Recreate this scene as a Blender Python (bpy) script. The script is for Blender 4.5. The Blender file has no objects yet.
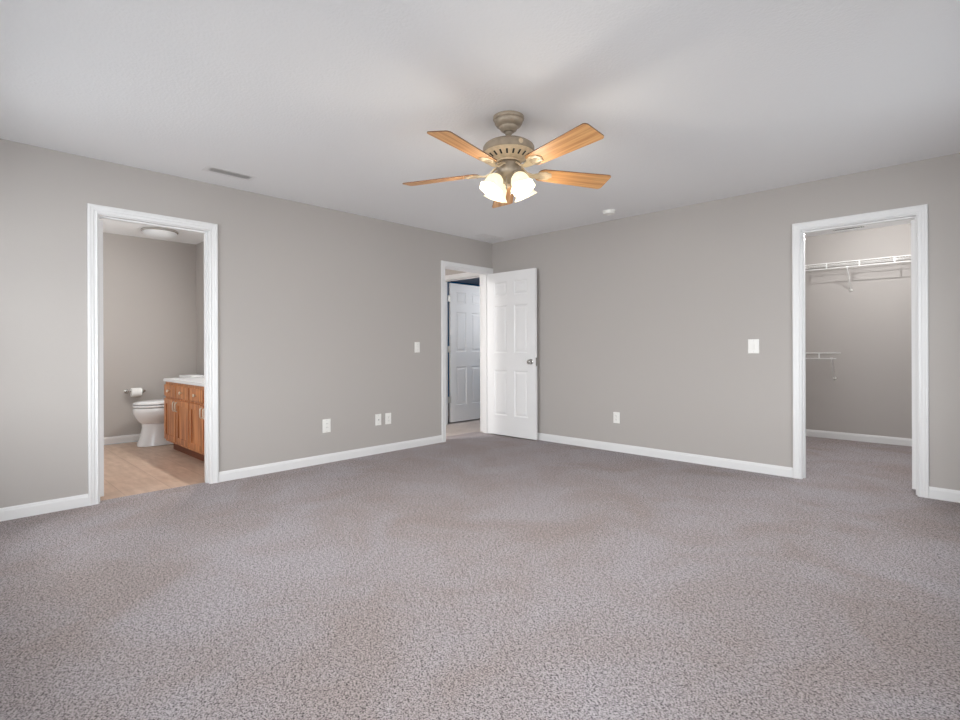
import bpy, bmesh, math, random
from mathutils import Vector, Matrix
random.seed(7)
S = bpy.context.scene
C = S.collection
PI = math.pi

# ------------------------------------------------------------------ camera
cam_d = bpy.data.cameras.new('camera'); cam = bpy.data.objects.new('camera', cam_d); C.objects.link(cam)
cam.location = (4.4928, -4.9268, 1.0883)
cam_d.sensor_width = 36; cam_d.lens = 19.407
cam_d.shift_y = -0.01194
cam_d.clip_start = 0.02
cam.rotation_mode = 'QUATERNION'
YAW = 0.763954
cam.rotation_quaternion = (Matrix.Rotation(YAW, 4, 'Z') @ Matrix.Rotation(PI/2, 4, 'X') @ Matrix.Rotation(-0.00392, 4, 'Z')).to_quaternion()
S.camera = cam
FWD = Vector((-math.sin(YAW), math.cos(YAW), 0)); RGT = Vector((math.cos(YAW), math.sin(YAW), 0))

# ------------------------------------------------------------------ world, lights, exposure
S.view_settings.view_transform = 'Standard'; S.view_settings.look = 'None'
S.view_settings.gamma = 1; S.view_settings.use_curve_mapping = False
S.view_settings.exposure = 0.08
S.cycles.max_bounces = 12; S.cycles.diffuse_bounces = 8; S.cycles.transparent_max_bounces = 12
S.cycles.caustics_reflective = False; S.cycles.caustics_refractive = False
S.cycles.sample_clamp_indirect = 4
W = bpy.data.worlds.new('sky'); S.world = W; W.use_nodes = True
W.node_tree.nodes['Background'].inputs[0].default_value = (0.75, 0.87, 1.0, 1)
W.node_tree.nodes['Background'].inputs[1].default_value = 0.4

def area(name, loc, direction, sx, sy, power, col=(1, 1, 1)):
    d = bpy.data.lights.new(name, 'AREA'); d.shape = 'RECTANGLE'; d.size = sx; d.size_y = sy
    d.energy = power; d.color = col
    o = bpy.data.objects.new(name, d); C.objects.link(o); o.location = loc
    o.rotation_mode = 'QUATERNION'; o.rotation_quaternion = Vector(direction).to_track_quat('-Z', 'Y')
    return o
def point(name, loc, power, r=0.05, col=(1, 1, 1)):
    d = bpy.data.lights.new(name, 'POINT'); d.energy = power; d.shadow_soft_size = r; d.color = col
    o = bpy.data.objects.new(name, d); C.objects.link(o); o.location = loc
    return o
# daylight at the windows behind the camera, room lamps and added fills
RX, RY = 5.12, -5.36            # room is 0..RX by RY..0
WIN = [('back', 3.1, 4.7), ('side', -4.9, -3.4), ('back', 0.6, 2.3), ('side', -2.5, -1.0)]  # last two are unseen windows, added to light the room deeper in
area('fill_back_left', (1.3, RY - 1.5, 1.95), (-0.02, 1, -0.18), 2.6, 2.2, 255, (0.93, 0.97, 1.0))  # fill through an added window, put in for the left floor
area('daylight_back_right', (4.1, RY - 1.5, 1.95), (-0.10, 1, -0.18), 2.6, 2.2, 235, (0.93, 0.97, 1.0))
area('daylight_side_near', (RX + 1.5, -4.1, 1.95), (-1, 0.05, -0.18), 2.4, 2.2, 150, (0.93, 0.97, 1.0))
area('fill_side_far', (RX + 1.5, -1.75, 1.95), (-1, 0.0, -0.18), 2.4, 2.2, 175, (0.93, 0.97, 1.0))  # fill through an added window, for far ceiling and left wall
point('closet_bulb', (3.8, 1.43, 2.30), 27, 0.008, (1.0, 1.0, 1.0))
area('closet_fill', (4.0, 0.45, 2.40), (-0.1, 0.35, -1), 0.5, 0.3, 11, (1.0, 1.0, 1.0))  # extra lamp without a fixture, added to soften the closet light
area('vanity_light_glow', (-1.10, -2.765, 1.98), (-0.15, -1, -0.7), 0.5, 0.06, 24, (1.0, 0.97, 0.93))
area('bath_daylight', (-1.4, -4.85, 1.5), (-0.35, 1, 0.0), 0.9, 1.0, 14, (0.95, 0.98, 1.0))
area('hall_fill', (-0.62, -2.1, 2.38), (0, 0.1, -1), 0.3, 0.3, 45, (1.0, 0.99, 0.98))  # added lamp with no fixture, brightens the hall and its carpet
area('blue_room_fill', (-0.12, 1.5, 1.75), (-1, -0.15, -0.1), 1.1, 1.1, 11, (0.97, 0.98, 1.0))  # added lamp aimed at the open blue room door; no window here

# ------------------------------------------------------------------ materials
def lin(c):
    f = lambda v: (v/255)/12.92 if v/255 <= 0.04045 else ((v/255+0.055)/1.055)**2.4
    return (f(c[0]), f(c[1]), f(c[2]), 1)
def new_mat(name):
    m = bpy.data.materials.new(name); m.use_nodes = True
    return m, m.node_tree, m.node_tree.nodes['Principled BSDF']
def node(nt, typ, **kw):
    n = nt.nodes.new(typ)
    for k, v in kw.items():
        if k.startswith('i_'): n.inputs[k[2:].replace('_', ' ')].default_value = v
        else: setattr(n, k, v)
    return n
def mat(name, rgb, rough=0.5, metal=0.0, bump=0.0, bscale=60, var=0.0, vscale=3, spec=0.5):
    m, nt, b = new_mat(name)
    b.inputs['Base Color'].default_value = lin(rgb); b.inputs['Roughness'].default_value = rough
    b.inputs['Metallic'].default_value = metal; b.inputs['Specular IOR Level'].default_value = spec
    tc = node(nt, 'ShaderNodeTexCoord')
    if bump:
        n = node(nt, 'ShaderNodeTexNoise'); n.inputs['Scale'].default_value = bscale; n.inputs['Detail'].default_value = 3
        bp = node(nt, 'ShaderNodeBump'); bp.inputs['Strength'].default_value = bump; bp.inputs['Distance'].default_value = 0.004
        nt.links.new(tc.outputs['Object'], n.inputs['Vector']); nt.links.new(n.outputs['Fac'], bp.inputs['Height']); nt.links.new(bp.outputs['Normal'], b.inputs['Normal'])
    if var:
        n = node(nt, 'ShaderNodeTexNoise'); n.inputs['Scale'].default_value = vscale; n.inputs['Detail'].default_value = 3
        r = node(nt, 'ShaderNodeValToRGB'); c = lin(rgb)
        r.color_ramp.elements[0].position = 0.35; r.color_ramp.elements[1].position = 0.65
        r.color_ramp.elements[0].color = tuple(max(0, x*(1-var)) for x in c[:3])+(1,)
        r.color_ramp.elements[1].color = tuple(min(1, x*(1+var)) for x in c[:3])+(1,)
        nt.links.new(tc.outputs['Object'], n.inputs['Vector']); nt.links.new(n.outputs['Fac'], r.inputs['Fac']); nt.links.new(r.outputs['Color'], b.inputs['Base Color'])
    return m

def carpet(name, light, dark, tan, scale=1.0):
    m, nt, b = new_mat(name)
    b.inputs['Roughness'].default_value = 0.95; b.inputs['Specular IOR Level'].default_value = 0.1
    tc = node(nt, 'ShaderNodeTexCoord')
    mp = node(nt, 'ShaderNodeMapping'); mp.inputs['Rotation'].default_value = (0, 0, 0.62); mp.inputs['Scale'].default_value = (1, 1.1, 1)
    nt.links.new(tc.outputs['Object'], mp.inputs['Vector'])
    # yarn fleck; its dark specks paint in the shade of the pile pits
    n1 = node(nt, 'ShaderNodeTexNoise'); n1.inputs['Scale'].default_value = 150*scale; n1.inputs['Detail'].default_value = 3.0; n1.inputs['Roughness'].default_value = 0.75
    nt.links.new(mp.outputs[0], n1.inputs['Vector'])
    v = node(nt, 'ShaderNodeTexVoronoi'); v.inputs['Scale'].default_value = 105*scale; v.inputs['Randomness'].default_value = 0.8
    nt.links.new(mp.outputs[0], v.inputs['Vector'])
    r1 = node(nt, 'ShaderNodeValToRGB'); r1.color_ramp.elements[0].position = 0.37; r1.color_ramp.elements[1].position = 0.55
    r1.color_ramp.elements[0].color = lin(dark); r1.color_ramp.elements[1].color = lin(light)
    n3 = node(nt, 'ShaderNodeTexNoise'); n3.inputs['Scale'].default_value = 60*scale; n3.inputs['Detail'].default_value = 2
    nt.links.new(mp.outputs[0], n3.inputs['Vector'])
    m3 = node(nt, 'ShaderNodeMix', data_type='FLOAT'); m3.inputs[0].default_value = 0.20
    nt.links.new(n1.outputs['Fac'], m3.inputs[2]); nt.links.new(n3.outputs['Fac'], m3.inputs[3]); nt.links.new(m3.outputs[0], r1.inputs['Fac'])
    # broad mottling of the pile (worn / brushed patches)
    n2 = node(nt, 'ShaderNodeTexNoise'); n2.inputs['Scale'].default_value = 1.7; n2.inputs['Detail'].default_value = 5; n2.inputs['Roughness'].default_value = 0.6; n2.inputs['Distortion'].default_value = 0.6
    nt.links.new(tc.outputs['Object'], n2.inputs['Vector'])
    r2 = node(nt, 'ShaderNodeValToRGB'); r2.color_ramp.elements[0].position = 0.36; r2.color_ramp.elements[1].position = 0.64
    r2.color_ramp.elements[0].color = lin(tan); r2.color_ramp.elements[1].color = (1, 1, 1, 1)
    nt.links.new(n2.outputs['Fac'], r2.inputs['Fac'])
    mx = node(nt, 'ShaderNodeMix', data_type='RGBA', blend_type='MULTIPLY'); mx.inputs[0].default_value = 1
    nt.links.new(r1.outputs[0], mx.inputs[6]); nt.links.new(r2.outputs[0], mx.inputs[7]); nt.links.new(mx.outputs[2], b.inputs['Base Color'])
    # tufts
    sub = node(nt, 'ShaderNodeMath', operation='SUBTRACT'); nt.links.new(n1.outputs['Fac'], sub.inputs[0]); 
    mul = node(nt, 'ShaderNodeMath', operation='MULTIPLY'); mul.inputs[1].default_value = 0.9
    nt.links.new(v.outputs['Distance'], mul.inputs[0]); nt.links.new(mul.outputs[0], sub.inputs[1])
    bp = node(nt, 'ShaderNodeBump'); bp.inputs['Strength'].default_value = 0.6; bp.inputs['Distance'].default_value = 0.006
    nt.links.new(sub.outputs[0], bp.inputs['Height']); nt.links.new(bp.outputs['Normal'], b.inputs['Normal'])
    return m

def wood(name, light, dark, axis='X', scale=1.0, rough=0.4):
    m, nt, b = new_mat(name); b.inputs['Roughness'].default_value = rough
    tc = node(nt, 'ShaderNodeTexCoord'); mp = node(nt, 'ShaderNodeMapping')
    sc = {'X': (1.0, 26, 26), 'Z': (16, 16, 1.2)}[axis]
    mp.inputs['Scale'].default_value = tuple(x*scale for x in sc)
    nt.links.new(tc.outputs['Object'], mp.inputs['Vector'])
    n = node(nt, 'ShaderNodeTexNoise'); n.inputs['Scale'].default_value = 2.2; n.inputs['Detail'].default_value = 4; n.inputs['Distortion'].default_value = 0.35
    nt.links.new(mp.outputs[0], n.inputs['Vector'])
    r = node(nt, 'ShaderNodeValToRGB'); r.color_ramp.elements[0].position = 0.36; r.color_ramp.elements[1].position = 0.62
    r.color_ramp.elements[0].color = lin(dark); r.color_ramp.elements[1].color = lin(light)
    nt.links.new(n.outputs['Fac'], r.inputs['Fac']); nt.links.new(r.outputs[0], b.inputs['Base Color'])
    return m

def vinyl(name):
    m, nt, b = new_mat(name); b.inputs['Roughness'].default_value = 0.45
    tc = node(nt, 'ShaderNodeTexCoord')
    br = node(nt, 'ShaderNodeTexBrick'); br.offset = 0; br.inputs['Scale'].default_value = 1
    br.inputs['Brick Width'].default_value = 0.305; br.inputs['Row Height'].default_value = 0.305; br.inputs['Mortar Size'].default_value = 0.004
    br.inputs['Color1'].default_value = lin((206, 182, 164)); br.inputs['Color2'].default_value = lin((198, 174, 156)); br.inputs['Mortar'].default_value = lin((184, 160, 142))
    nt.links.new(tc.outputs['Object'], br.inputs['Vector'])
    n = node(nt, 'ShaderNodeTexNoise'); n.inputs['Scale'].default_value = 9; n.inputs['Detail'].default_value = 6
    mp = node(nt, 'ShaderNodeMapping'); mp.inputs['Scale'].default_value = (0.6, 2.2, 1)
    nt.links.new(tc.outputs['Object'], mp.inputs['Vector']); nt.links.new(mp.outputs[0], n.inputs['Vector'])
    r = node(nt, 'ShaderNodeValToRGB'); r.color_ramp.elements[0].position = 0.3; r.color_ramp.elements[1].position = 0.7
    r.color_ramp.elements[0].color = (0.78, 0.74, 0.70, 1); r.color_ramp.elements[1].color = (1, 1, 1, 1)
    nt.links.new(n.outputs['Fac'], r.inputs['Fac'])
    mx = node(nt, 'ShaderNodeMix', data_type='RGBA', blend_type='MULTIPLY'); mx.inputs[0].default_value = 1
    nt.links.new(br.outputs['Color'], mx.inputs[6]); nt.links.new(r.outputs[0], mx.inputs[7]); nt.links.new(mx.outputs[2], b.inputs['Base Color'])
    return m

def glass_mat(name):
    m = bpy.data.materials.new(name); m.use_nodes = True; nt = m.node_tree; nt.nodes.clear()
    o = node(nt, 'ShaderNodeOutputMaterial'); t = node(nt, 'ShaderNodeBsdfTransparent'); g = node(nt, 'ShaderNodeBsdfGlossy'); g.inputs['Roughness'].default_value = 0.02
    mx = node(nt, 'ShaderNodeMixShader'); mx.inputs[0].default_value = 0.06
    nt.links.new(t.outputs[0], mx.inputs[1]); nt.links.new(g.outputs[0], mx.inputs[2]); nt.links.new(mx.outputs[0], o.inputs[0])
    return m
def glow_mat(name, rgb, col, strength):
    m, nt, b = new_mat(name); b.inputs['Base Color'].default_value = lin(rgb); b.inputs['Roughness'].default_value = 0.4
    b.inputs['Emission Color'].default_value = lin(col); b.inputs['Emission Strength'].default_value = strength
    return m

M_WALL = mat('greige_wall_paint', (182, 177, 173), 0.8, bump=0.12, bscale=180, spec=0.25)
M_CEIL = mat('white_textured_ceiling', (240, 241, 242), 0.9, bump=0.45, bscale=70, spec=0.2)
M_TRIM = mat('white_semigloss_trim', (230, 230, 230), 0.4)
M_DOOR = mat('white_door_paint', (240, 240, 240), 0.42)
M_CARPET = carpet('mauve_grey_carpet', (191, 184, 187), (34, 30, 32), (242, 235, 228))
M_HALLC = carpet('beige_hall_carpet', (212, 203, 198), (124, 114, 110), (238, 234, 230))
M_VINYL = vinyl('tan_vinyl_floor')
M_BLUE = mat('deep_blue_wall_paint', (10, 96, 148), 0.8, bump=0.1, bscale=150, spec=0.2)
M_PLATE = mat('white_plastic_plate', (240, 239, 235), 0.4, var=0.005)
M_SLOT = mat('dark_slot', (34, 32, 30), 0.6, var=0.05)
M_SLOTG = mat('grey_socket_slot', (158, 155, 150), 0.6, var=0.03)
M_CHROME = mat('brushed_nickel', (190, 188, 184), 0.25, 0.95, var=0.02)
M_HINGE = mat('satin_nickel_hinge', (205, 204, 200), 0.4, 0.5, var=0.02)
M_PORC = mat('white_porcelain', (232, 234, 236), 0.12, var=0.005)
M_PAPER = mat('tissue_paper', (240, 240, 238), 0.9, bump=0.15, bscale=90)
M_OAK = wood('honey_oak_cabinet', (208, 144, 94), (160, 98, 58), 'Z', 1.0)
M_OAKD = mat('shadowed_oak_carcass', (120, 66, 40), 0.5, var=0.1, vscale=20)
M_BLADE = wood('honey_oak_blade', (222, 172, 116), (186, 128, 74), 'X', 1.0, 0.45)
M_EDGE = mat('dark_blade_edge', (112, 74, 46), 0.5, var=0.1, vscale=20)
M_FAN = mat('antique_taupe_metal', (154, 140, 122), 0.42, 0.25, var=0.12, vscale=25)
M_FANC = mat('rubbed_cream_metal', (210, 188, 156), 0.42, 0.15, var=0.12, vscale=30)
M_MARBLE = mat('white_cultured_marble', (226, 228, 230), 0.2, var=0.015, vscale=6)
M_WIRE = mat('white_coated_wire', (236, 236, 234), 0.4, var=0.005)
M_GLASS = glass_mat('window_glass')
M_SHADE = glow_mat('lit_frosted_glass', (190, 180, 155), (255, 244, 208), 0.85)
M_BULB = glow_mat('lit_bulb', (220, 210, 190), (255, 240, 205), 2.0)
M_SATIN = mat('satin_pull_metal', (226, 220, 204), 0.35, 0.35, var=0.02)
M_DOME = mat('frosted_dome_glass', (222, 224, 226), 0.3, var=0.01)

# ------------------------------------------------------------------ helpers
def tag(o, label=None, cat=None, group=None, kind=None):
    if label: o['label'] = label
    if cat: o['category'] = cat
    if group: o['group'] = group
    if kind: o['kind'] = kind
    return o
def empty(name, loc, label, cat, group=None, rz=0):
    o = bpy.data.objects.new(name, None); C.objects.link(o); o.location = loc; o.rotation_euler = (0, 0, rz); o.empty_display_size = 0.1
    return tag(o, label, cat, group)
def link(name, bm, m, parent=None, smooth=None, bevel=0, loc=None):
    me = bpy.data.meshes.new(name)
    bmesh.ops.recalc_face_normals(bm, faces=bm.faces)
    bm.to_mesh(me); bm.free()
    for x in (m if isinstance(m, (list, tuple)) else [m]): me.materials.append(x)
    o = bpy.data.objects.new(name, me); C.objects.link(o)
    if parent: o.parent = parent
    if loc is not None: o.location = loc
    if smooth is not None:
        for p in me.polygons: p.use_smooth = True
        me.set_sharp_from_angle(angle=math.radians(smooth))
    if bevel:
        bv = o.modifiers.new('bevel', 'BEVEL'); bv.width = bevel; bv.segments = 2; bv.limit_method = 'ANGLE'; bv.angle_limit = math.radians(40)
    return o
def box(bm, x0, x1, y0, y1, z0, z1, mi=0, mtx=None):
    vs = [bm.verts.new((x, y, z)) for x in (x0, x1) for y in (y0, y1) for z in (z0, z1)]
    if mtx is not None:
        for v in vs: v.co = mtx @ v.co
    for f in ((0, 1, 3, 2), (4, 6, 7, 5), (0, 4, 5, 1), (2, 3, 7, 6), (0, 2, 6, 4), (1, 5, 7, 3)):
        fc = bm.faces.new([vs[i] for i in f]); fc.material_index = mi
    return vs
def tube(bm, pts, r, n=10, caps=True, mi=0):
    pts = [Vector(p) for p in pts]; rings = []
    rr = r if isinstance(r, (list, tuple)) else [r]*len(pts)
    for i, p in enumerate(pts):
        d = (pts[min(i+1, len(pts)-1)] - pts[max(i-1, 0)]).normalized()
        a = d.orthogonal().normalized()
        if i and rings: a = (prev_a - d*prev_a.dot(d)).normalized()
        prev_a = a; b = d.cross(a)
        rings.append([bm.verts.new(p + (a*math.cos(2*PI*k/n) + b*math.sin(2*PI*k/n))*rr[i]) for k in range(n)])
    for A, B in zip(rings, rings[1:]):
        for k in range(n):
            f = bm.faces.new((A[k], A[(k+1) % n], B[(k+1) % n], B[k])); f.material_index = mi
    if caps:
        f = bm.faces.new(rings[0][::-1]); f.material_index = mi
        f = bm.faces.new(rings[-1]); f.material_index = mi
def lathe(bm, prof, n=40, mtx=None, sx=1, sy=1, wob=None, close=True, mi=0):
    """prof: list of (r, z); r == 0 makes a pole"""
    rings = []
    for j, (r, z) in enumerate(prof):
        if r < 1e-6: ring = [bm.verts.new((0, 0, z))]
        else:
            ring = []
            for k in range(n):
                t = 2*PI*k/n; q = r*(1 + (wob(j, t) if wob else 0))
                ring.append(bm.verts.new((q*math.cos(t)*sx, q*math.sin(t)*sy, z)))
        rings.append(ring)
    if mtx is not None:
        for R in rings:
            for v in R: v.co = mtx @ v.co
    for A, B in zip(rings, rings[1:]):
        for k in range(n):
            a0, a1 = A[k % len(A)], A[(k+1) % len(A)]; b0, b1 = B[k % len(B)], B[(k+1) % len(B)]
            vs = []
            for v in (a0, a1, b1, b0):
                if v not in vs: vs.append(v)
            if len(vs) > 2: bm.faces.new(vs).material_index = mi
    if close:
        for R in (rings[0], rings[-1]):
            if len(R) > 2: bm.faces.new(R).material_index = mi
def loft(bm, rings, cap0=True, cap1=True, mi=0):
    R = [[bm.verts.new(p) for p in ring] for ring in rings]; n = len(R[0])
    for A, B in zip(R, R[1:]):
        for k in range(n): bm.faces.new((A[k], A[(k+1) % n], B[(k+1) % n], B[k])).material_index = mi
    if cap0: bm.faces.new(R[0][::-1]).material_index = mi
    if cap1: bm.faces.new(R[-1]).material_index = mi
def structure(name, bm, m, parent=None, **k):
    o = link(name, bm, m, parent, **k)
    if not parent: o['kind'] = 'structure'
    return o
NB = bmesh.new

# ------------------------------------------------------------------ dimensions
H = 2.44; TH = 0.115; CAR = -0.0005
BD = (-4.145, -3.415)        # bathroom door opening (y) in the left wall
ED = (-0.825, -0.065)        # entry door opening (y) in the left wall
CD = (3.455, 4.182)          # closet opening (x) in the right wall
HD = 2.05
BX, BYR, BYL = -2.75, -2.64, -5.20   # bathroom
CY = 2.43; CX0, CX1 = 2.62, 5.00     # closet
HALLX = -1.14                         # hall far wall
BLD = (-0.985, -0.225)                # blue room door opening (x) in the hall end wall

# ------------------------------------------------------------------ walls, floors, ceilings
J = .019
b = NB()
box(b, -TH, 0, RY-TH, BD[0]-J, 0, H); box(b, -TH, 0, BD[0]-J, BD[1]+J, HD+J, H); box(b, -TH, 0, BD[1]+J, ED[0]-J, 0, H)
box(b, -TH, 0, ED[0]-J, ED[1]+J, HD+J, H); box(b, -TH, 0, ED[1]+J, TH, 0, H)
structure('wall_left', b, M_WALL)
b = NB()
box(b, 0, CD[0]-J, 0, TH, 0, H); box(b, CD[0]-J, CD[1]+J, 0, TH, HD+J, H); box(b, CD[1]+J, RX+TH, 0, TH, 0, H)
structure('wall_right', b, M_WALL)
b = NB(); box(b, 0, WIN[2][1], RY-TH, RY, 0, H); box(b, WIN[2][2], WIN[0][1], RY-TH, RY, 0, H); box(b, WIN[0][2], RX+TH, RY-TH, RY, 0, H)
for k in (0, 2): box(b, WIN[k][1], WIN[k][2], RY-TH, RY, 0, 0.75); box(b, WIN[k][1], WIN[k][2], RY-TH, RY, 2.1, H)
structure('wall_back', b, M_WALL)
b = NB(); box(b, RX, RX+TH, RY, WIN[1][1], 0, H); box(b, RX, RX+TH, WIN[1][2], WIN[3][1], 0, H); box(b, RX, RX+TH, WIN[3][2], 0, 0, H)
for k in (1, 3): box(b, RX, RX+TH, WIN[k][1], WIN[k][2], 0, 0.75); box(b, RX, RX+TH, WIN[k][1], WIN[k][2], 2.1, H)
structure('wall_side', b, M_WALL)
# bathroom walls
b = NB(); box(b, BX-TH, BX, BYL, BYR+TH, 0, H); structure('wall_bathroom_far', b, M_WALL)
b = NB(); box(b, BX, -TH, BYR, BYR+TH, 0, H); structure('wall_bathroom_right', b, M_WALL)
b = NB(); box(b, BX-TH, -TH, BYL-TH, BYL, 0, H); structure('wall_bathroom_left', b, M_WALL)
# hall + blue room walls
b = NB(); box(b, HALLX-TH, HALLX, BYR+TH, 0, 0, H); structure('wall_hall_far', b, M_WALL)
b = NB(); box(b, HALLX-TH, BLD[0]-J, 0, TH, 0, H); box(b, BLD[1]+J, -TH, 0, TH, 0, H); box(b, BLD[0]-J, BLD[1]+J, 0, TH, HD+J, H)
structure('wall_hall_end', b, M_WALL)
b = NB(); box(b, -3.2, -3.1, TH, 3.2, 0, H); structure('wall_blue_left', b, M_BLUE)
b = NB(); box(b, -3.2, 0.1, 3.2, 3.3, 0, H); structure('wall_blue_back', b, M_BLUE)
b = NB(); box(b, 0.0, 0.1, TH, 3.2, 0, H); structure('wall_blue_right', b, M_BLUE)
b = NB(); box(b, -3.1, HALLX-TH, TH-0.02, TH+0.03, 0, H); structure('wall_blue_front', b, M_BLUE)
# closet walls
b = NB(); box(b, CX0-TH, CX1+TH, CY, CY+TH, 0, H); structure('wall_closet_back', b, M_WALL)
b = NB(); box(b, CX0-TH, CX0, TH, CY, 0, H); structure('wall_closet_left', b, M_WALL)
b = NB(); box(b, CX1, CX1+TH, TH, CY, 0, H); structure('wall_closet_right', b, M_WALL)
# floors
b = NB(); box(b, 0, RX, RY, 0, -0.1, 0); box(b, -0.075, 0, BD[0], BD[1], -0.1, 0); box(b, -0.24, 0, ED[0], ED[1], -0.1, 0); box(b, CX0, CX1, TH, CY, -0.1, 0); box(b, CD[0], CD[1], 0, TH, -0.1, 0)
structure('floor', b, M_CARPET)
b = NB(); box(b, BX, -TH, BYL, BYR, -0.1, -0.006); box(b, -TH, -0.075, BD[0], BD[1], -0.1, -0.006); structure('floor_bathroom', b, M_VINYL)
b = NB(); box(b, HALLX, -TH, BYR+TH, ED[0], -0.1, 0); box(b, HALLX, -0.24, ED[0], 0, -0.1, 0); box(b, -0.24, -TH, ED[1], 0, -0.1, 0); box(b, BLD[0], BLD[1], 0, TH, -0.1, 0); box(b, -3.1, 0.0, TH, 3.2, -0.1, 0)
structure('floor_hall', b, M_HALLC)
# ceilings
b = NB(); box(b, -TH, RX+TH, RY-TH, TH, H, H+0.1); structure('ceiling', b, M_CEIL)
b = NB(); box(b, BX-TH, -TH, BYL-TH, BYR+TH, H, H+0.1); structure('ceiling_bathroom', b, M_CEIL)
b = NB(); box(b, HALLX-TH, -TH, BYR+TH, TH, H, H+0.1); box(b, -3.2, 0.1, TH, 3.3, H, H+0.1); structure('ceiling_hall', b, M_CEIL)
b = NB(); box(b, CX0-TH, CX1+TH, TH, CY+TH, H, H+0.1); structure('ceiling_closet', b, M_CEIL)

# ------------------------------------------------------------------ door frames
CAS = [(0, 0), (0, .009), (.006, .013), (.013, .0105), (.022, .0105), (.027, .014), (.040, .015), (.045, .018), (.056, .018), (.060, .014), (.060, 0)]
def casing(bm, frame, u0, u1, top, side):
    """frame(u, d, z): u along the wall, d out of the wall"""
    rings = []
    for (uu, d) in CAS:
        rings.append([bm.verts.new(frame(u0-uu, d*side, 0)), bm.verts.new(frame(u0-uu, d*side, top+uu)), bm.verts.new(frame(u1+uu, d*side, top+uu)), bm.verts.new(frame(u1+uu, d*side, 0))])
    for A, B in zip(rings, rings[1:]):
        for k in range(3): bm.faces.new((A[k], A[k+1], B[k+1], B[k]))
def door_frame(n, frame, u0, u1, stop_side=1):
    """casing on the room side, casing on the far side, jambs, stop; frame(u, d, z) with d = 0 at the room face, d < 0 into the wall"""
    b = NB(); casing(b, frame, u0-.005, u1+.005, HD+.005, 1); 
    casing(b, lambda u, d, z: frame(u, -TH+d, z), u0-.005, u1+.005, HD+.005, -1)
    def fb(ua, ub, da, db, za, zb):
        p = [frame(u, d, z) for u in (ua, ub) for d in (da, db) for z in (za, zb)]
        xs = [q[0] for q in p]; ys = [q[1] for q in p]
        box(b, min(xs), max(xs), min(ys), max(ys), za, zb)
    e = .0006; J = .019
    # jamb boards sit inside the rough opening
    fb(u0-J, u0, -TH-e, e, 0, HD+J); fb(u1, u1+J, -TH-e, e, 0, HD+J); fb(u0, u1, -TH-e, e, HD, HD+J)
    # stops
    s0, s1 = (-.075, -.040) if stop_side > 0 else (-.075, -.040)
    fb(u0, u0+.011, s0, s1, 0, HD-.011); fb(u1-.011, u1, s0, s1, 0, HD-.011); fb(u0, u1, s0, s1, HD-.011, HD)
    structure('trim_%d' % n, b, M_TRIM)
door_frame(1, lambda u, d, z: (d, u, z), BD[0], BD[1])
door_frame(2, lambda u, d, z: (d, u, z), ED[0], ED[1])
door_frame(3, lambda u, d, z: (u, -d, z), CD[0], CD[1])
door_frame(4, lambda u, d, z: (u, -d, z), BLD[0], BLD[1])

# ------------------------------------------------------------------ baseboards
BB = [(0, 0), (.012, 0), (.012, .062), (.009, .070), (.0095, .074), (.005, .083), (0, .083)]
def baseboard(name, runs):
    b = NB()
    for (p, q, nrm) in runs:
        p, q, nrm = Vector(p+(0,)), Vector(q+(0,)), Vector(nrm+(0,))
        loft(b, [[p + nrm*d + Vector((0, 0, z)) for d, z in BB], [q + nrm*d + Vector((0, 0, z)) for d, z in BB]])
    structure(name, b, M_TRIM)
c = 0.065
baseboard('baseboard_left', [((0, RY), (0, BD[0]-c), (1, 0)), ((0, BD[1]+c), (0, ED[0]-c), (1, 0))])
baseboard('baseboard_right', [((0.012, 0), (CD[0]-c, 0), (0, -1)), ((CD[1]+c, 0), (RX, 0), (0, -1))])
baseboard('baseboard_back', [((0.012, RY), (RX, RY), (0, 1))])
baseboard('baseboard_side', [((RX, RY+.012), (RX, -.012), (-1, 0))])
baseboard('baseboard_bathroom', [((BX, BYL), (BX, BYR), (1, 0)), ((BX+.012, BYR), (-1.95, BYR), (0, -1))])
baseboard('baseboard_closet', [((CX0, CY), (CX1, CY), (0, -1)), ((CX0, TH), (CX0, CY-.012), (1, 0)), ((CX1, TH), (CX1, CY-.012), (-1, 0))])
baseboard('baseboard_hall', [((HALLX, BYR+TH), (HALLX, -.02), (1, 0))])

# ------------------------------------------------------------------ doors
def leaf_mesh(w, h, t):
    """six-panel moulded slab, x 0..w from the hinge, y 0..t, z 0..h"""
    b = NB()
    s = .112; mw = (w - 3*s)/2
    xs = [0, s, s+mw, 2*s+mw, 2*s+2*mw, w]
    zs = [0, .245, .805, 1.02, 1.605, 1.73, 1.90, h]
    for side in (0, 1):
        y0 = t if side else 0; inn = -1 if side else 1
        for i in range(5):
            for j in range(7):
                x0, x1, z0, z1 = xs[i], xs[i+1], zs[j], zs[j+1]
                if i in (1, 3) and j in (1, 3, 5):
                    prev = None
                    for ins, dep in ((0, 0), (.004, .004), (.012, .008), (.020, .008), (.042, .002), (.046, .002)):
                        y = y0 + inn*dep
                        ring = [b.verts.new(p) for p in ((x0+ins, y, z0+ins), (x1-ins, y, z0+ins), (x1-ins, y, z1-ins), (x0+ins, y, z1-ins))]
                        if prev:
                            for k in range(4): b.faces.new((prev[k], prev[(k+1) % 4], ring[(k+1) % 4], ring[k]))
                        prev = ring
                    b.faces.new(prev)
                else:
                    b.faces.new([b.verts.new(p) for p in ((x0, y0, z0), (x1, y0, z0), (x1, y0, z1), (x0, y0, z1))])
    for (xa, za, xb, zb) in ((0, 0, w, 0), (w, 0, w, h), (w, h, 0, h), (0, h, 0, 0)):
        b.faces.new([b.verts.new(p) for p in ((xa, 0, za), (xb, 0, zb), (xb, t, zb), (xa, t, za))])
    bmesh.ops.remove_doubles(b, verts=b.verts, dist=1e-5)
    return b
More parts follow.
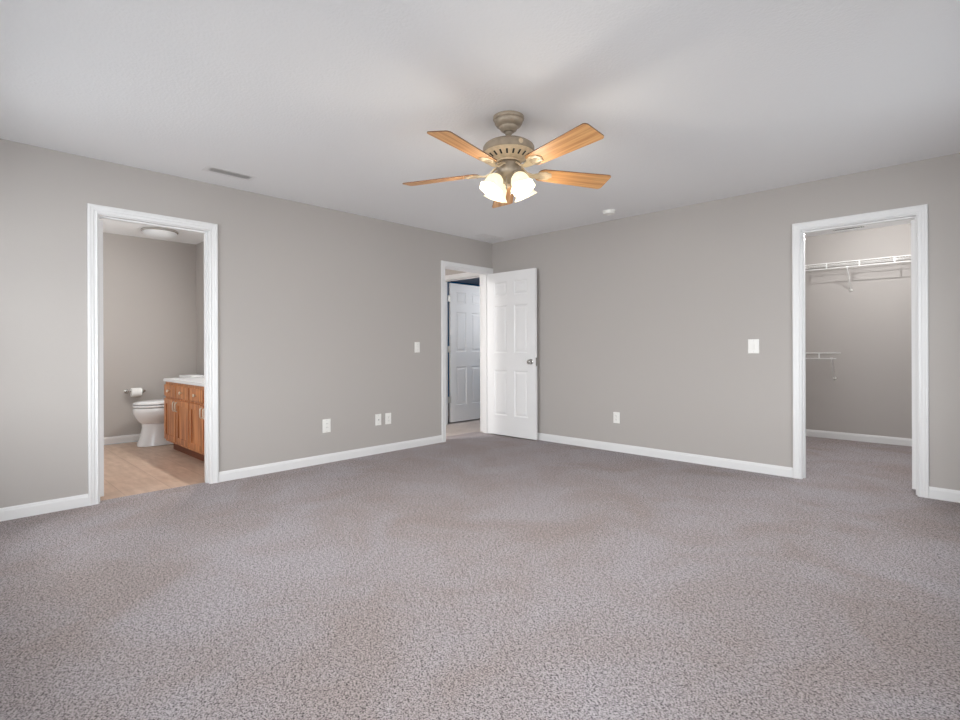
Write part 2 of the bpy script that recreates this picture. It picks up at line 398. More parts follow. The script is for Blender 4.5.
def hinges(parent, x, y, zs):
    for z in zs:
        b = NB(); tube(b, [(x, y, z-.045), (x, y, z+.045)], .007, 10)
        tube(b, [(x, y, z+.045), (x, y, z+.052)], [.004, .003], 8)
        link('hinge', b, M_HINGE, parent, smooth=40)
def knob(parent, x, y, z, sgn):
    b = NB(); m = Matrix.Translation((x, y, z)) @ Matrix.Rotation(-sgn*PI/2, 4, 'X')
    lathe(b, [(.032, 0), (.032, .004), (.028, .008), (.013, .010), (.011, .022), (.018, .028), (.026, .036), (.0275, .044), (.024, .052), (.013, .056), (0, .057)], 28, m)
    return link('door_knob', b, M_CHROME, parent, smooth=40)
T = .035
# entry door, swung open into the room against the right wall
d1 = structure('door_1', leaf_mesh(.755, 2.018, T), M_DOOR); d1['label'] = 'open white six-panel bedroom door in front of the right wall'
d1.location = (0.008, -0.068-T, 0.014); d1.rotation_euler = (0, 0, math.radians(0.6))
knob(d1, .69, 0, .915, -1); knob(d1, .69, T, .915, 1).name = 'door_knob'
b = NB(); box(b, .755, .7566, .006, T-.006, .865, .965); link('latch_plate', b, M_CHROME, d1)
hinges(d1, -.004, T+.003, (.20, 1.02, 1.82))
# blue room door across the hall, open away from the hall
d2 = structure('door_2', leaf_mesh(.755, 2.018, T), M_DOOR); d2['label'] = 'open white six-panel door of the blue room beyond the hall'
d2.location = (BLD[0]-.004, TH+.066, 0.020); d2.rotation_euler = (0, 0, PI/2)
for z in (.33, 1.06, 1.79):
    b = NB(); box(b, -.050, .006, -.003, .004, z-.045, z+.045); tube(b, [(-.016, -.004, z-.045), (-.016, -.004, z+.045)], .007, 10); link('hinge', b, M_HINGE, d2)
b = NB(); m = Matrix.Translation((.69, 0, .91)) @ Matrix.Rotation(PI/2, 4, 'X')
lathe(b, [(.032, 0), (.032, .005), (.027, .009), (.012, .011), (.011, .045), (0, .046)], 24, m)
tube(b, [(.69, -.040, .91), (.66, -.047, .911), (.60, -.046, .905), (.565, -.042, .898)], [.010, .009, .008, .006], 10)
link('door_lever', b, M_CHROME, d2, smooth=40)
# closet door, opened into the closet, hinged on the right jamb
d3 = structure('door_3', leaf_mesh(.705, 2.018, T), M_DOOR); d3['label'] = 'white closet door opened into the closet, seen edge-on'
d3.location = (CD[1]-.003, TH+.004, 0.022); d3.rotation_euler = (0, 0, math.radians(84))
knob(d3, .64, 0, .915, -1); knob(d3, .64, T, .915, 1)
hinges(d3, -.004, -.004, (.20, 1.02, 1.82))
# bathroom door, opened into the bathroom, hinged on the left jamb
d4 = structure('door_4', leaf_mesh(.705, 2.018, T), M_DOOR); d4['label'] = 'white bathroom door opened into the bathroom, seen edge-on'
d4.location = (-TH-.004, BD[0]+.012+T, 0.018); d4.rotation_euler = (0, 0, PI - math.radians(1.5))
knob(d4, .64, 0, .915, -1); knob(d4, .64, T, .915, 1)
hinges(d4, -.004, T+.004, (.20, 1.02, 1.82))

# ------------------------------------------------------------------ windows behind the camera, two of them added as fill
def window(n, along, w0, w1, wall_in, wall_out, z0=0.75, z1=2.1):
    root = bpy.data.objects.new('window_%d' % n, None); C.objects.link(root); root['kind'] = 'structure'
    sg = 1 if wall_in > wall_out else -1
    def bb(bm, u0, u1, d0, d1, za, zb):
        a, c2 = sorted((wall_in - sg*d0, wall_in - sg*d1))
        if along == 'x': box(bm, u0, u1, a, c2, za, zb)
        else: box(bm, a, c2, u0, u1, za, zb)
    b = NB(); f = .045; mid = (w0+w1)/2; mz = (z0+z1)/2
    for (u0, u1, za, zb) in ((w0, w0+f, z0, z1), (w1-f, w1, z0, z1), (w0+f, w1-f, z0, z0+f), (w0+f, w1-f, z1-f, z1), (mid-.05, mid+.05, z0+f, z1-f), (w0+f, mid-.05, mz-.02, mz+.02), (mid+.05, w1-f, mz-.02, mz+.02)):
        bb(b, u0, u1, .06, .10, za, zb)
    link('window_frame', b, M_TRIM, root)
    b = NB(); bb(b, w0+f, mid-.05, .078, .082, z0+f, z1-f); bb(b, mid+.05, w1-f, .078, .082, z0+f, z1-f); link('glass', b, M_GLASS, root)
    b = NB(); bb(b, w0-.09, w1+.09, -.05, .06, z0-.022, z0); link('window_sill', b, M_TRIM, root)
    b = NB(); bb(b, w0-.06, w0, -.016, 0, z0, z1+.06); bb(b, w1, w1+.06, -.016, 0, z0, z1+.06); bb(b, w0, w1, -.016, 0, z1, z1+.06); bb(b, w0-.06, w1+.06, -.014, 0, z0-.082, z0-.022)
    link('window_casing', b, M_TRIM, root)
window(1, 'x', WIN[0][1], WIN[0][2], RY, RY-TH)
window(2, 'y', WIN[1][1], WIN[1][2], RX, RX+TH)
window(4, 'y', WIN[3][1], WIN[3][2], RX, RX+TH)  # added for its light on the far ceiling and left wall
window(3, 'x', WIN[2][1], WIN[2][2], RY, RY-TH)  # added for its light on the left part of the floor

# ------------------------------------------------------------------ ceiling fan
FX, FY = 2.522, -2.621
fan = empty('ceiling_fan', (FX, FY, H), 'five-blade ceiling fan with honey oak blades and a lit four-shade light kit', 'ceiling fan')
b = NB(); lathe(b, [(0, 0), (.090, 0), (.091, -.012), (.088, -.018), (.083, -.021), (.081, -.036), (.072, -.050), (.056, -.059), (.053, -.066), (.046, -.077), (.034, -.085), (.030, -.088), (.024, -.080), (0, -.080)], 48)
link('canopy', b, M_FAN, fan, smooth=35)
b = NB(); lathe(b, [(0, -.072), (.018, -.078), (.024, -.090), (.020, -.100), (.012, -.106), (.012, -.132), (.022, -.136), (.026, -.144), (.026, -.156), (0, -.158)], 28)
link('downrod', b, M_FAN, fan, smooth=40)
b = NB(); lathe(b, [(0, -.160), (.050, -.160), (.090, -.164), (.124, -.174), (.144, -.188), (.150, -.198), (.151, -.226), (.147, -.232)], 64, close=False)
motor = link('motor_housing', b, M_FAN, fan, smooth=35, loc=(0, 0, .018))
b = NB()
n = 60
lathe(b, [(.147, -.232), (.138, -.240), (.128, -.246), (.104, -.262), (.085, -.272), (.070, -.276), (.070, -.284), (0, -.284)], 64, close=False)
link('lower_housing', b, M_FANC, fan, smooth=35, loc=(0, 0, .018))
b = NB()
for k in range(20):          # vent slots round the lower bowl
    a = 2*PI*k/20
    m = Matrix.Rotation(a, 4, 'Z') @ Matrix.Translation((.115, 0, -.2555)) @ Matrix.Rotation(math.radians(-33), 4, 'Y')
    b = NB(); box(b, -.0145, .0145, -.0050, .0050, -.0015, .0015, 0, m); link('vent_slot', b, M_SLOT, fan, loc=(0, 0, .018))
b = NB()
m = Matrix.Rotation(math.atan2(FWD.y, FWD.x)+PI+.42, 4, 'Z') @ Matrix.Translation((.1505, 0, -.208)) @ Matrix.Rotation(PI/2, 4, 'Y')
lathe(b, [(.0, -.002), (.014, -.002), (.014, .001), (.009, .003), (0, .0035)], 24, m); link('round_badge', b, M_FANC, fan, smooth=40, loc=(0, 0, .018))
# blades
def blade_outline():
    pts = []
    r0, r1, w0, w1 = .185, .655, .056, .075
    pts += [(r0+.012, -w0+.004)]
    def corner(cx, cy, rad, a0, a1, n=6):
        return [(cx+rad*math.cos(a0+(a1-a0)*i/n), cy+rad*math.sin(a0+(a1-a0)*i/n)) for i in range(n+1)]
    pts = corner(r0+.03, -w0+.03, .03, PI, 1.5*PI) + corner(r1-.022, -w1+.022, .022, 1.5*PI, 2*PI) + corner(r1-.022, w1-.022, .022, 0, .5*PI) + corner(r0+.03, w0-.03, .03, .5*PI, PI)
    return pts
def make_blade():
    b = NB(); o = blade_outline(); t = .0055
    cx = sum(p[0] for p in o)/len(o)
    lo = [b.verts.new((x, y, -t/2)) for x, y in o]; hi = [b.verts.new((x, y, t/2)) for x, y in o]
    f = b.faces.new(lo[::-1]); f = b.faces.new(hi)
    for k in range(len(o)):
        q = b.faces.new((lo[k], lo[(k+1) % len(o)], hi[(k+1) % len(o)], hi[k])); q.material_index = 1
    return b
def make_iron():
    b = NB()
    # arm that sweeps from the hub down and out to the blade root
    def ring(x, z, w, h): return [Vector((x, -w, z-h)), Vector((x, w, z-h)), Vector((x, w, z+h)), Vector((x, -w, z+h))]
    loft(b, [ring(.058, .030, .016, .005), ring(.085, .022, .017, .005), (ring(.115, -.004, .012, .005)), ring(.145, -.013, .014, .0045), ring(.175, -.010, .022, .004), ring(.195, -.008, .026, .004)])
    # scalloped shell plate under the blade root
    o = []
    for k in range(48):
        a = 2*PI*k/48; r = 1 + .06*math.cos(8*a)
        o.append((.222+.052*r*math.cos(a), .040*r*math.sin(a)))
    loft(b, [[Vector((.222+(x-.222)*s, y*s, z)) for x, y in o] for s, z in ((1, -.0035), (1, -.0075), (.86, -.0105), (.6, -.0115), (.5, -.009), (.2, -.0085))])
    for sx, sy in ((.200, .022), (.200, -.022), (.250, 0)):
        lathe(b, [(.006, -.0075), (.006, -.0125), (.003, -.0145), (0, -.0145)], 12, Matrix.Translation((sx, sy, 0)))
    return b
bl0 = ir0 = None
for i, phi in enumerate((-.9, 71.1, 143.1, 215.1, 287.1)):
    p = math.radians(phi); d = FWD*math.cos(p) + RGT*math.sin(p)
    ang = math.atan2(d.y, d.x)
    if bl0 is None:
        bl0 = link('blade', make_blade(), [M_BLADE, M_EDGE], fan); bl = bl0
        ir0 = link('blade_iron', make_iron(), M_FANC, bl, smooth=35); ir = ir0
    else:
        bl = bl0.copy(); C.objects.link(bl); bl.parent = fan
        ir = ir0.copy(); C.objects.link(ir); ir.parent = bl
    bl.location = (0, 0, -.316)
    # +tangent (clockwise from above) edge is the higher one
    lean = Vector((0, 0, 1)).rotation_difference(Vector((0, 0, 1)) + FWD*.030 - RGT*.013)
    bl.rotation_mode = 'QUATERNION'
    bl.rotation_quaternion = lean @ (Matrix.Rotation(ang, 3, 'Z') @ Matrix.Rotation(math.radians(-13.2), 3, 'X')).to_quaternion()
# light kit
b = NB(); lathe(b, [(0, -.264), (.052, -.264), (.066, -.272), (.072, -.282), (.072, -.322), (.066, -.340), (.050, -.352), (.034, -.358), (.030, -.370), (.018, -.380), (.008, -.386), (0, -.388)], 40)
kit = link('light_kit', b, M_FAN, fan, smooth=35)
SHADE = [(.0, 0)]
for i, phi in enumerate((55, 145, 235, 325)):
    p = math.radians(phi); d = FWD*math.cos(p) + RGT*math.sin(p); ang = math.atan2(d.y, d.x)
    tilt = math.radians(29)
    b = NB(); R = Matrix.Rotation(ang, 4, 'Z')
    tube(b, [R @ Vector(q) for q in ((.045, 0, -.338), (.060, 0, -.334), (.072, 0, -.338), (.076, 0, -.350))], .009, 12)
    axis_m = R @ Matrix.Translation((.074, 0, -.344)) @ Matrix.Rotation(-tilt, 4, 'Y') @ Matrix.Rotation(PI, 4, 'X')
    lathe(b, [(0, -.004), (.020, -.004), (.024, .006), (.025, .026), (.020, .030), (0, .030)], 24, axis_m)
    link('lamp_arm', b, M_FAN, kit, smooth=40)
    b = NB(); prof = [(.024, .020), (.030, .024), (.041, .036), (.049, .056), (.052, .074), (.052, .088), (.056, .100), (.064, .112), (.068, .118)]
    wob = lambda j, t: (max(0, j-5)/3)*.07*math.cos(6*t) + (.015*math.cos(6*t) if 2 < j < 6 else 0)
    lathe(b, prof, 48, axis_m, wob=wob, close=False)
    sh = link('lamp_shade', b, M_SHADE, kit, smooth=60)
    so = sh.modifiers.new('thick', 'SOLIDIFY'); so.thickness = .0025; so.offset = -1
    b = NB(); lathe(b, [(.012, .028), (.014, .040), (.024, .058), (.029, .074), (.026, .090), (.014, .101), (0, .104)], 24, axis_m)
    link('bulb', b, M_BULB, sh, smooth=60)
    # the bulb's light leaves through the open mouth of the shade and through its frosted glass
    q = Vector((FX, FY, H)) + (axis_m @ Vector((0, 0, .128)))
    pl = point('fan_bulb_light', q, 7.0, .05, (1.0, .92, .80))
b = NB()
for k, (dx, dz) in enumerate(((.012, .11), (-.016, .08))):
    b = NB()
    r = FWD*(-.045) + RGT*dx
    tube(b, [(r.x, r.y, -.33), (r.x, r.y, -.33-dz)], .0014, 6)
    lathe(b, [(0, 0), (.004, -.004), (.006, -.016), (.004, -.024), (0, -.026)], 12, Matrix.Translation((r.x, r.y, -.33-dz)))
    link('pull_chain', b, M_CHROME, kit)

# ------------------------------------------------------------------ ceiling vents, smoke alarm, dome light
def vent(x0, x1, y0, y1, nl, label, group=None, z=H, long='y', m=.026, lw=.0075, my=None):
    """register plate under the ceiling, long side along y or x"""
    cx, cy = (x0+x1)/2, (y0+y1)/2
    v = empty('ceiling_vent', (cx, cy, z), label, 'vent', group)
    hx, hy = (x1-x0)/2, (y1-y0)/2; my = my or m
    b = NB()
    def fr(ix, iy, zz): return [Vector((-hx+ix, -hy+iy, zz)), Vector((hx-ix, -hy+iy, zz)), Vector((hx-ix, hy-iy, zz)), Vector((-hx+ix, hy-iy, zz))]
    loft(b, [fr(m, my, -.001), fr(0, 0, -.001), fr(.003, .003, -.004), fr(m-.006, my-.006, -.007), fr(m, my, -.006), fr(m, my, -.001)], False, False)
    link('vent_frame', b, M_TRIM, v)
    b = NB(); box(b, -hx+m, hx-m, -hy+my, hy-my, -.0025, -.001); link('duct_opening', b, M_SLOT, v)
    b = NB(); L = (hy if long == 'y' else hx)*2 - 2*(my if long == 'y' else m)
    for k in range(nl):
        u = -L/2 + L*(k+.5)/nl
        if long == 'y': mt = Matrix.Translation((0, u, -.0042)) @ Matrix.Rotation(math.radians(4), 4, 'X'); box(b, -hx+m, hx-m, -lw/2, lw/2, -.0006, .0006, 0, mt)
        else: mt = Matrix.Translation((u, 0, -.0042)) @ Matrix.Rotation(math.radians(4), 4, 'Y'); box(b, -lw/2, lw/2, -hy+my, hy-my, -.0006, .0006, 0, mt)
    link('louvers', b, M_TRIM, v)
    return v
vent(.295, .445, -3.565, -3.205, 15, 'white louvered ceiling vent above the bathroom doorway', m=.030, my=.032, lw=.0092)
vent(.175, .325, -.50, -.14, 20, 'pale ceiling vent close to the far corner above the entry door', m=.030, lw=.0138)
vent(3.28, 3.62, 2.16, 2.30, 12, 'ceiling vent inside the walk-in closet above the wire shelf', long='x')
sm = empty('smoke_alarm', (1.885, -.36, H), 'small round white smoke alarm on the ceiling by the right wall', 'smoke alarm')
b = NB(); lathe(b, [(0, 0), (.062, 0), (.064, -.004), (.062, -.008), (.055, -.010)], 36); link('mounting_plate', b, M_PLATE, sm, smooth=35)
b = NB(); lathe(b, [(.057, -.009), (.058, -.022), (.052, -.032), (.030, -.037), (.028, -.034), (.014, -.034), (.012, -.039), (0, -.040)], 36); link('cover', b, M_PLATE, sm, smooth=35)
dl = empty('dome_light', (-2.17, -3.20, H), 'round frosted flush-mount light on the bathroom ceiling', 'ceiling light')
b = NB(); lathe(b, [(0, 0), (.175, 0), (.180, -.006), (.180, -.020), (.172, -.026), (.160, -.026)], 48); link('rim', b, M_CHROME, dl, smooth=35)
b = NB(); lathe(b, [(.170, -.020), (.166, -.036), (.145, -.058), (.110, -.074), (.060, -.084), (0, -.087)], 48); link('glass_dome', b, M_DOME, dl, smooth=60)

# ------------------------------------------------------------------ wall plates (local: x across, z up, y towards the room is -y)
def plate_base(v, w=.072, h=.117):
    b = NB()
    def rc(s, y): return [Vector((-w/2+s, y, -h/2+s)), Vector((w/2-s, y, -h/2+s)), Vector((w/2-s, y, h/2-s)), Vector((-w/2+s, y, h/2-s))]
    loft(b, [rc(0, 0), rc(0, -.003), rc(.004, -.006), rc(.006, -.0062)]); link('cover_plate', b, M_PLATE, v)
def screws(v, zs):
    for z in zs:
        b = NB(); lathe(b, [(.0032, .006), (.003, .0072), (0, .0076)], 12, Matrix.Translation((0, 0, z)) @ Matrix.Rotation(PI/2, 4, 'X')); link('screw', b, M_HINGE, v)
def face(v, wall):
    v.rotation_euler = (0, 0, PI/2 if wall == 'left' else 0)
def outlet(loc, wall, label, style='duplex', name='wall_outlet', cat='outlet'):
    v = empty(name, loc, label, cat); face(v, wall); plate_base(v)
    if style == 'duplex':
        for z in (.0195, -.0195):
            b = NB(); o = []
            for k in range(24):
                a = 2*PI*k/24; o.append((.017*math.cos(a), max(-.0125, min(.0125, .017*math.sin(a)))))
            loft(b, [[Vector((x*s, y, z+zz*s)) for x, zz in o] for s, y in ((1, -.0058), (1, -.0080), (.92, -.0086))])
            r = link('receptacle', b, M_PLATE, v)
            b = NB(); box(b, -.0075, -.0050, -.0092, -.0084, z-.001, z+.008); link('slot', b, M_SLOTG, r)
            b = NB(); box(b, .0050, .0075, -.0092, -.0084, z, z+.008); link('slot', b, M_SLOTG, r)
            b = NB(); lathe(b, [(.003, .0084), (.003, .0092), (0, .0092)], 10, Matrix.Translation((0, 0, z-.0065)) @ Matrix.Rotation(PI/2, 4, 'X'))
            link('ground_hole', b, M_SLOTG, r)
        screws(v, (0,))
    elif style == 'phone':
        b = NB(); box(b, -.009, .009, -.0085, -.0055, -.010, .010); r = link('jack', b, M_PLATE, v)
        b = NB(); box(b, -.006, .006, -.0092, -.0084, -.006, .005); link('slot', b, M_SLOTG, r)
        screws(v, (.042, -.042))
    elif style == 'decora':
        b = NB(); box(b, -.0165, .0165, -.0095, -.0055, -.033, .033); r = link('receptacle', b, M_PLATE, v, bevel=.002)
        for z in (.0165, -.0165):
            for xx in (-.0075, .0050):
                b = NB(); box(b, xx, xx+.0025, -.0104, -.0094, z, z+.008); link('slot', b, M_SLOTG, r)
        screws(v, (.048, -.048))
    else:
        b = NB(); box(b, -.005, .005, -.0085, -.0055, -.012, .012); t = link('toggle_slot', b, M_PLATE, v)
        m = Matrix.Translation((0, -.008, .002)) @ Matrix.Rotation(math.radians(-28), 4, 'X')
        b = NB(); box(b, -.0035, .0035, -.012, .002, -.004, .004, 0, m); link('toggle', b, M_PLATE, t, bevel=.001)
        screws(v, (.030, -.030))
    return v
outlet((0, -1.250, 1.105), 'left', 'white toggle light switch beside the entry doorway', 'toggle', 'light_switch', 'light switch')
outlet((0, -2.366, .354), 'left', 'white outlet nearest the bathroom doorway, larger rectangular face', 'decora').scale = (1.18, 1, 1.10)
outlet((0, -1.772, .352), 'left', 'white plate of the close pair on the left wall, nearer the bathroom', 'phone', 'wall_jack', 'wall plate')
outlet((0, -1.646, .351), 'left', 'white outlet of the close pair on the left wall, nearer the entry door')
w2 = empty('light_switch', (3.088, 0, 1.098), 'wider white light switch plate on the right wall beside the closet doorway', 'light switch'); plate_base(w2, .088, .125)
b = NB(); box(b, -.0165, .0165, -.0085, -.0055, -.033, .033); rk = link('rocker_frame', b, M_PLATE, w2)
b = NB(); m = Matrix.Rotation(math.radians(4), 4, 'X'); box(b, -.014, .014, -.0115, -.0075, -.030, .030, 0, m); link('rocker', b, M_PLATE, rk, bevel=.001)
screws(w2, (.048, -.048))
outlet((1.760, 0, .355), 'right', 'white outlet low on the right wall between the open door and the closet')

# ------------------------------------------------------------------ bathroom: vanity
VX0, VX1, VYF, VZ0, VZ1 = -1.905, -.27, -3.22, .10, .745
van = empty('vanity_cabinet', ((VX0+VX1)/2, (VYF+BYR)/2, 0), 'honey oak bathroom vanity cabinet with small drawers over panelled doors', 'cabinet')
vo = Vector(van.location)
def vb(bm, x0, x1, y0, y1, z0, z1, mi=0): box(bm, x0-vo.x, x1-vo.x, y0-vo.y, y1-vo.y, z0, z1, mi)
b = NB()
vb(b, VX0, VX0+.016, VYF+.02, BYR-.003, VZ0, VZ1); vb(b, VX1-.016, VX1, VYF+.02, BYR-.003, VZ0, VZ1)
vb(b, VX0+.016, VX1-.016, VYF+.02, BYR-.003, VZ0, VZ1-.15)
# face frame
vb(b, VX0, VX1, VYF, VYF+.02, VZ0, VZ0+.035); vb(b, VX0, VX1, VYF, VYF+.02, VZ1-.035, VZ1); vb(b, VX0, VX1, VYF, VYF+.02, .555, .595)
bw = (VX1-VX0)/4
for k in range(5):
    x = VX0 + k*bw; vb(b, max(VX0, x-.02), min(VX1, x+.02), VYF+.0004, VYF+.0204, VZ0, VZ1)
link('body', b, M_OAK, van)
b = NB(); vb(b, VX0, VX1, VYF+.075, BYR-.003, -.006, VZ0); link('toe_kick', b, M_OAKD, van)
for k in range(4):
    x0 = VX0 + k*bw + .012; x1 = VX0 + (k+1)*bw - .012; xm = (x0+x1)/2
    b = NB(); vb(b, x0, x1, VYF-.018, VYF-.0006, .590, .712)
    dr = link('drawer', b, M_OAK, van, bevel=.004)
    b = NB(); lathe(b, [(.006, .018), (.006, .030), (.014, .036), (.016, .042), (.012, .047), (0, .049)], 18, Matrix.Translation((xm-vo.x, VYF-vo.y, .651)) @ Matrix.Rotation(PI/2, 4, 'X')); link('knob', b, M_SATIN, dr, smooth=40)
    b = NB(); z0, z1 = .125, .565; s = .055
    vb(b, x0, x0+s, VYF-.018, VYF-.0006, z0, z1); vb(b, x1-s, x1, VYF-.018, VYF-.0006, z0, z1)
    vb(b, x0+s, x1-s, VYF-.018, VYF-.0006, z0, z0+s); vb(b, x0+s, x1-s, VYF-.018, VYF-.0006, z1-s, z1)
    vb(b, x0+s, x1-s, VYF-.009, VYF-.0006, z0+s, z1-s)
    do = link('door', b, M_OAK, van)
    hx = x1-.028 if k % 2 == 0 else x0+.028
    b = NB(); hx -= vo.x; hy = VYF-vo.y-.018
    tube(b, [(hx, hy, .450), (hx, hy-.012, .452), (hx, hy-.016, .462), (hx, hy-.016, .532), (hx, hy-.012, .540), (hx, hy, .542)], .0065, 8); link('handle', b, M_SATIN, do, smooth=50)
ct = empty('vanity_countertop', ((VX0+VX1)/2, (VYF+BYR)/2, VZ1), 'white cultured marble countertop with a low backsplash on the oak vanity', 'countertop')
b = NB(); hw = (VX1-VX0)/2; hd = (BYR-VYF)/2
# slab with an oval basin cut as a ring
sx, sy, bxr, byr = .10, -.02, .23, .17
X0, X1, Y0, Y1 = -hw-.004, hw+.012, -hd-.020, hd-.002
N = 48; oval = [(sx+bxr*math.cos(2*PI*k/N), sy+byr*math.sin(2*PI*k/N)) for k in range(N)]
def edge_pt(k):
    a = 2*PI*k/N; c_, s_ = math.cos(a), math.sin(a)
    tx = ((X1-sx)/c_ if c_ > 1e-9 else (X0-sx)/c_ if c_ < -1e-9 else 1e9); ty = ((Y1-sy)/s_ if s_ > 1e-9 else (Y0-sy)/s_ if s_ < -1e-9 else 1e9)
    t = min(tx, ty); return (sx+t*c_, sy+t*s_)
outer = [edge_pt(k) for k in range(N)]
for cx_, cy_ in ((X0, Y0), (X1, Y0), (X1, Y1), (X0, Y1)):
    k = min(range(N), key=lambda i: (outer[i][0]-cx_)**2+(outer[i][1]-cy_)**2); outer[k] = (cx_, cy_)
rings = [[Vector((x, y, .001)) for x, y in outer], [Vector((x, y, .018)) for x, y in outer], [Vector((x, y, .032)) for x, y in [(sx+(q[0]-sx)*.995, sy+(q[1]-sy)*.985) for q in outer]]]
for s, z in ((1.0, .022), (.97, .016), (.90, -.02), (.72, -.075), (.4, -.10), (.08, -.105)):
    rings.append([Vector((sx+(x-sx)*s, sy+(y-sy)*s, z)) for x, y in oval])
loft(b, rings, False, True)
link('counter_slab', b, M_MARBLE, ct, smooth=40)
b = NB(); box(b, X0, X1, hd-.022, hd-.002, .0225, .09); link('backsplash', b, M_MARBLE, ct, bevel=.003)

# ------------------------------------------------------------------ bathroom: toilet (local: front towards -y)
to = empty('toilet', (-2.34, BYR-.045, 0), 'white two-piece toilet with closed lid beside the oak vanity', 'toilet')
def egg(cx, cy, wx, yf, yb, z, n=40, p=2.3):
    """egg outline: half width wx, front at yf, back at yb"""
    out = []
    for k in range(n):
        a = 2*PI*k/n; c_, s_ = math.cos(a), math.sin(a)
        L = (cy-yf) if s_ < 0 else (yb-cy)
        out.append(Vector((cx + wx*math.copysign(abs(c_)**(2/p), c_), cy + L*math.copysign(abs(s_)**(2/p), s_), z)))
    return out
b = NB()
loft(b, [egg(0, -.40, .135, -.705, -.115, 0, p=3.2), egg(0, -.40, .133, -.702, -.118, .018, p=3.2), egg(0, -.40, .118, -.672, -.125, .10, p=3.0), egg(0, -.40, .110, -.655, -.130, .19, p=2.8), egg(0, -.40, .116, -.660, -.130, .235, p=2.6)])
link('pedestal', b, M_PORC, to, smooth=50).scale.z = 1.07
b = NB()
loft(b, [egg(0, -.42, .112, -.655, -.14, .225), egg(0, -.42, .135, -.690, -.15, .255), egg(0, -.42, .168, -.722, -.16, .300), egg(0, -.43, .182, -.740, -.17, .345), egg(0, -.43, .184, -.743, -.17, .385), egg(0, -.43, .178, -.738, -.175, .402)])
box(b, -.10, .10, -.20, -.02, .26, .398)
link('bowl', b, M_PORC, to, smooth=50).scale.z = 1.07
b = NB(); loft(b, [egg(0, -.44, .178, -.738, -.215, .408), egg(0, -.44, .184, -.745, -.21, .414), egg(0, -.44, .184, -.745, -.21, .424), egg(0, -.44, .178, -.738, -.215, .430)]); link('seat', b, M_PORC, to, smooth=50).scale.z = 1.07
b = NB(); loft(b, [egg(0, -.44, .176, -.735, -.215, .437), egg(0, -.44, .183, -.743, -.21, .443), egg(0, -.44, .182, -.741, -.21, .453), egg(0, -.44, .160, -.700, -.23, .466), egg(0, -.44, .10, -.58, -.28, .474)])
box(b, -.085, .085, -.225, -.200, .430, .452)
link('seat_lid', b, M_PORC, to, smooth=50).scale.z = 1.07
def rr(w, y0, y1, z, r=.03, n=5):
    out = []
    for cx_, cy_, a0 in ((w-r, y1-r, 0), (-w+r, y1-r, .5*PI), (-w+r, y0+r, PI), (w-r, y0+r, 1.5*PI)):
        for i in range(n+1):
            a = a0 + .5*PI*i/n; out.append(Vector((cx_+r*math.cos(a), cy_+r*math.sin(a), z)))
    return out
b = NB(); loft(b, [rr(.185, -.175, -.012, .395), rr(.200, -.190, -.010, .42), rr(.222, -.200, -.008, .58), rr(.232, -.205, -.008, .715)]); tk = link('tank', b, M_PORC, to, smooth=50); tk.location.z = .028
b = NB(); loft(b, [rr(.238, -.213, -.004, .717), rr(.243, -.218, -.003, .724), rr(.243, -.218, -.003, .744), rr(.236, -.210, -.006, .752)]); link('tank_lid', b, M_PORC, to, smooth=50).location.z = .028
b = NB(); lathe(b, [(.013, 0), (.013, .008), (0, .010)], 16, Matrix.Translation((-.16, -.203, .66)) @ Matrix.Rotation(PI/2, 4, 'X')); tube(b, [(-.16, -.216, .66), (-.10, -.222, .652), (-.085, -.222, .65)], .006, 8); link('flush_lever', b, M_CHROME, tk, smooth=40)

# toilet paper holder on the far wall
TPY, TPZ = -3.322, .598
tp = empty('paper_holder', (BX, TPY, TPZ), 'chrome toilet paper holder with two posts on the bathroom wall', 'paper holder')
for s in (-1, 1):
    b = NB(); m = Matrix.Translation((0, .082*s, 0)) @ Matrix.Rotation(PI/2, 4, 'Y')
    lathe(b, [(.024, 0), (.024, .006), (.018, .010), (.009, .014), (.008, .060), (.013, .064), (.014, .078), (.009, .084), (0, .085)], 20, m); link('post', b, M_CHROME, tp, smooth=40)
b = NB(); tube(b, [(.072, -.082, 0), (.072, .082, 0)], .008, 12); link('spindle', b, M_CHROME, tp, smooth=40)
b = NB(); m = Matrix.Rotation(PI/2, 4, 'X')
lathe(b, [(.020, -.052), (.050, -.052), (.052, -.050), (.052, .050), (.050, .052), (.020, .052), (.020, -.052)], 36, m, close=False)
o = link('toilet_paper_roll', b, M_PAPER, None, smooth=40, loc=(BX+.072, TPY, TPZ-.011)); tag(o, 'white roll of toilet paper on the chrome holder beside the toilet', 'toilet paper')

# vanity light bar above the vanity (its light is set at the top)
vl = empty('vanity_light', (-1.10, BYR, 1.98), 'short three-globe light bar on the wall above the vanity', 'wall light')
b = NB(); box(b, -.32, .32, -.025, -.001, -.045, .045); link('back_bar', b, M_CHROME, vl, bevel=.004)
for k in (-1, 0, 1):
    b = NB(); lathe(b, [(0, .025), (.018, .025), (.030, .038), (.045, .062), (.048, .080), (.036, .108), (0, .122)], 24, Matrix.Translation((.21*k, 0, 0)) @ Matrix.Rotation(PI/2, 4, 'X')); link('globe', b, M_DOME, vl, smooth=60)

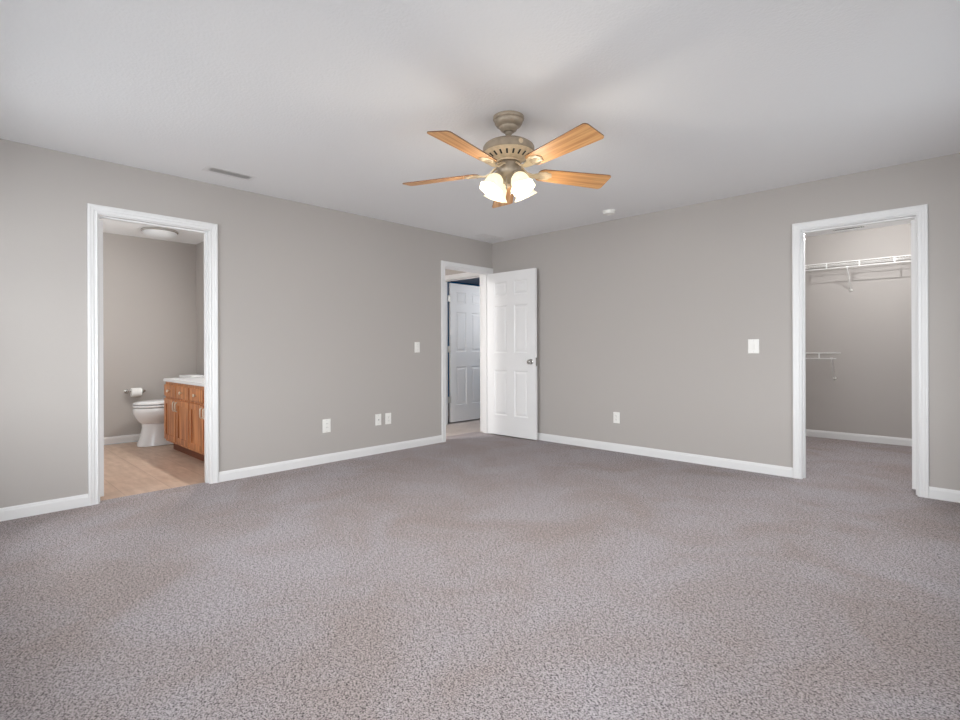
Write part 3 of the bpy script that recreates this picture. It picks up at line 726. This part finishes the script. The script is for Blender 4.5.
# ------------------------------------------------------------------ closet wire shelves
def wire_shelf(x0, x1, z, label, braces, ticks, end_cap):
    s = empty('wire_shelf', ((x0+x1)/2, CY, z), label, 'shelf', None)
    ox = (x0+x1)/2; yf = -.30
    for (y, zz, r) in ((yf, .0, .0040), (yf, -.062, .0046), (-.012, .0, .0036), (-.15, -.004, .0032)):
        b = NB(); tube(b, [(x0-ox, y, zz), (x1-ox, y, zz)], r, 8); link('rail', b, M_WIRE, s)
    b = NB(); n = int((x1-x0)/.0254)
    for k in range(n):
        x = x0-ox + .006 + k*.0254
        tube(b, [(x, -.012, .003), (x, yf, .003)], .0014, 5)
    link('deck_wires', b, M_WIRE, s)
    for x in ticks:
        b = NB(); box(b, x-ox-.006, x-ox+.006, yf-.005, yf+.004, -.066, .005); link('lip_strut', b, M_WIRE, s)
    for (xt, xf, zf) in braces:
        b = NB(); p0 = Vector((xt-ox, yf+.004, -.060)); p1 = Vector((xf-ox, -.006, zf-z))
        tube(b, [p0, p0.lerp(p1, .5), p1], .0060, 8)
        box(b, p0.x-.012, p0.x+.012, yf-.004, yf+.012, -.068, -.052)
        br = link('brace', b, M_WIRE, s)
        b = NB(); lathe(b, [(.017, 0), (.017, .008), (.012, .016), (0, .018)], 18, Matrix.Translation((p1.x, -.0005, p1.z)) @ Matrix.Rotation(PI/2, 4, 'X')); link('brace_foot', b, M_PLATE, br)
    return s
wire_shelf(CX0+.004, CX1-.004, 2.052, 'long white wire shelf high on the closet back wall', [(3.45, 3.444, 1.752), (4.35, 4.344, 1.752)], [2.95, 3.256, 3.563, 3.869, 4.175, 4.48], 0)
wire_shelf(CX0+.004, 3.345, 1.020, 'short lower white wire shelf ending midway along the closet wall', [(3.30, 3.284, .722)], [2.875, 3.180], 1)
cl = empty('closet_light', (3.8, 1.43, H), 'small round porcelain lampholder on the closet ceiling', 'ceiling light')
b = NB(); lathe(b, [(0, 0), (.06, 0), (.06, -.012), (.035, -.030), (.022, -.034), (.022, -.045), (0, -.045)], 28); link('lampholder', b, M_PLATE, cl, smooth=35)
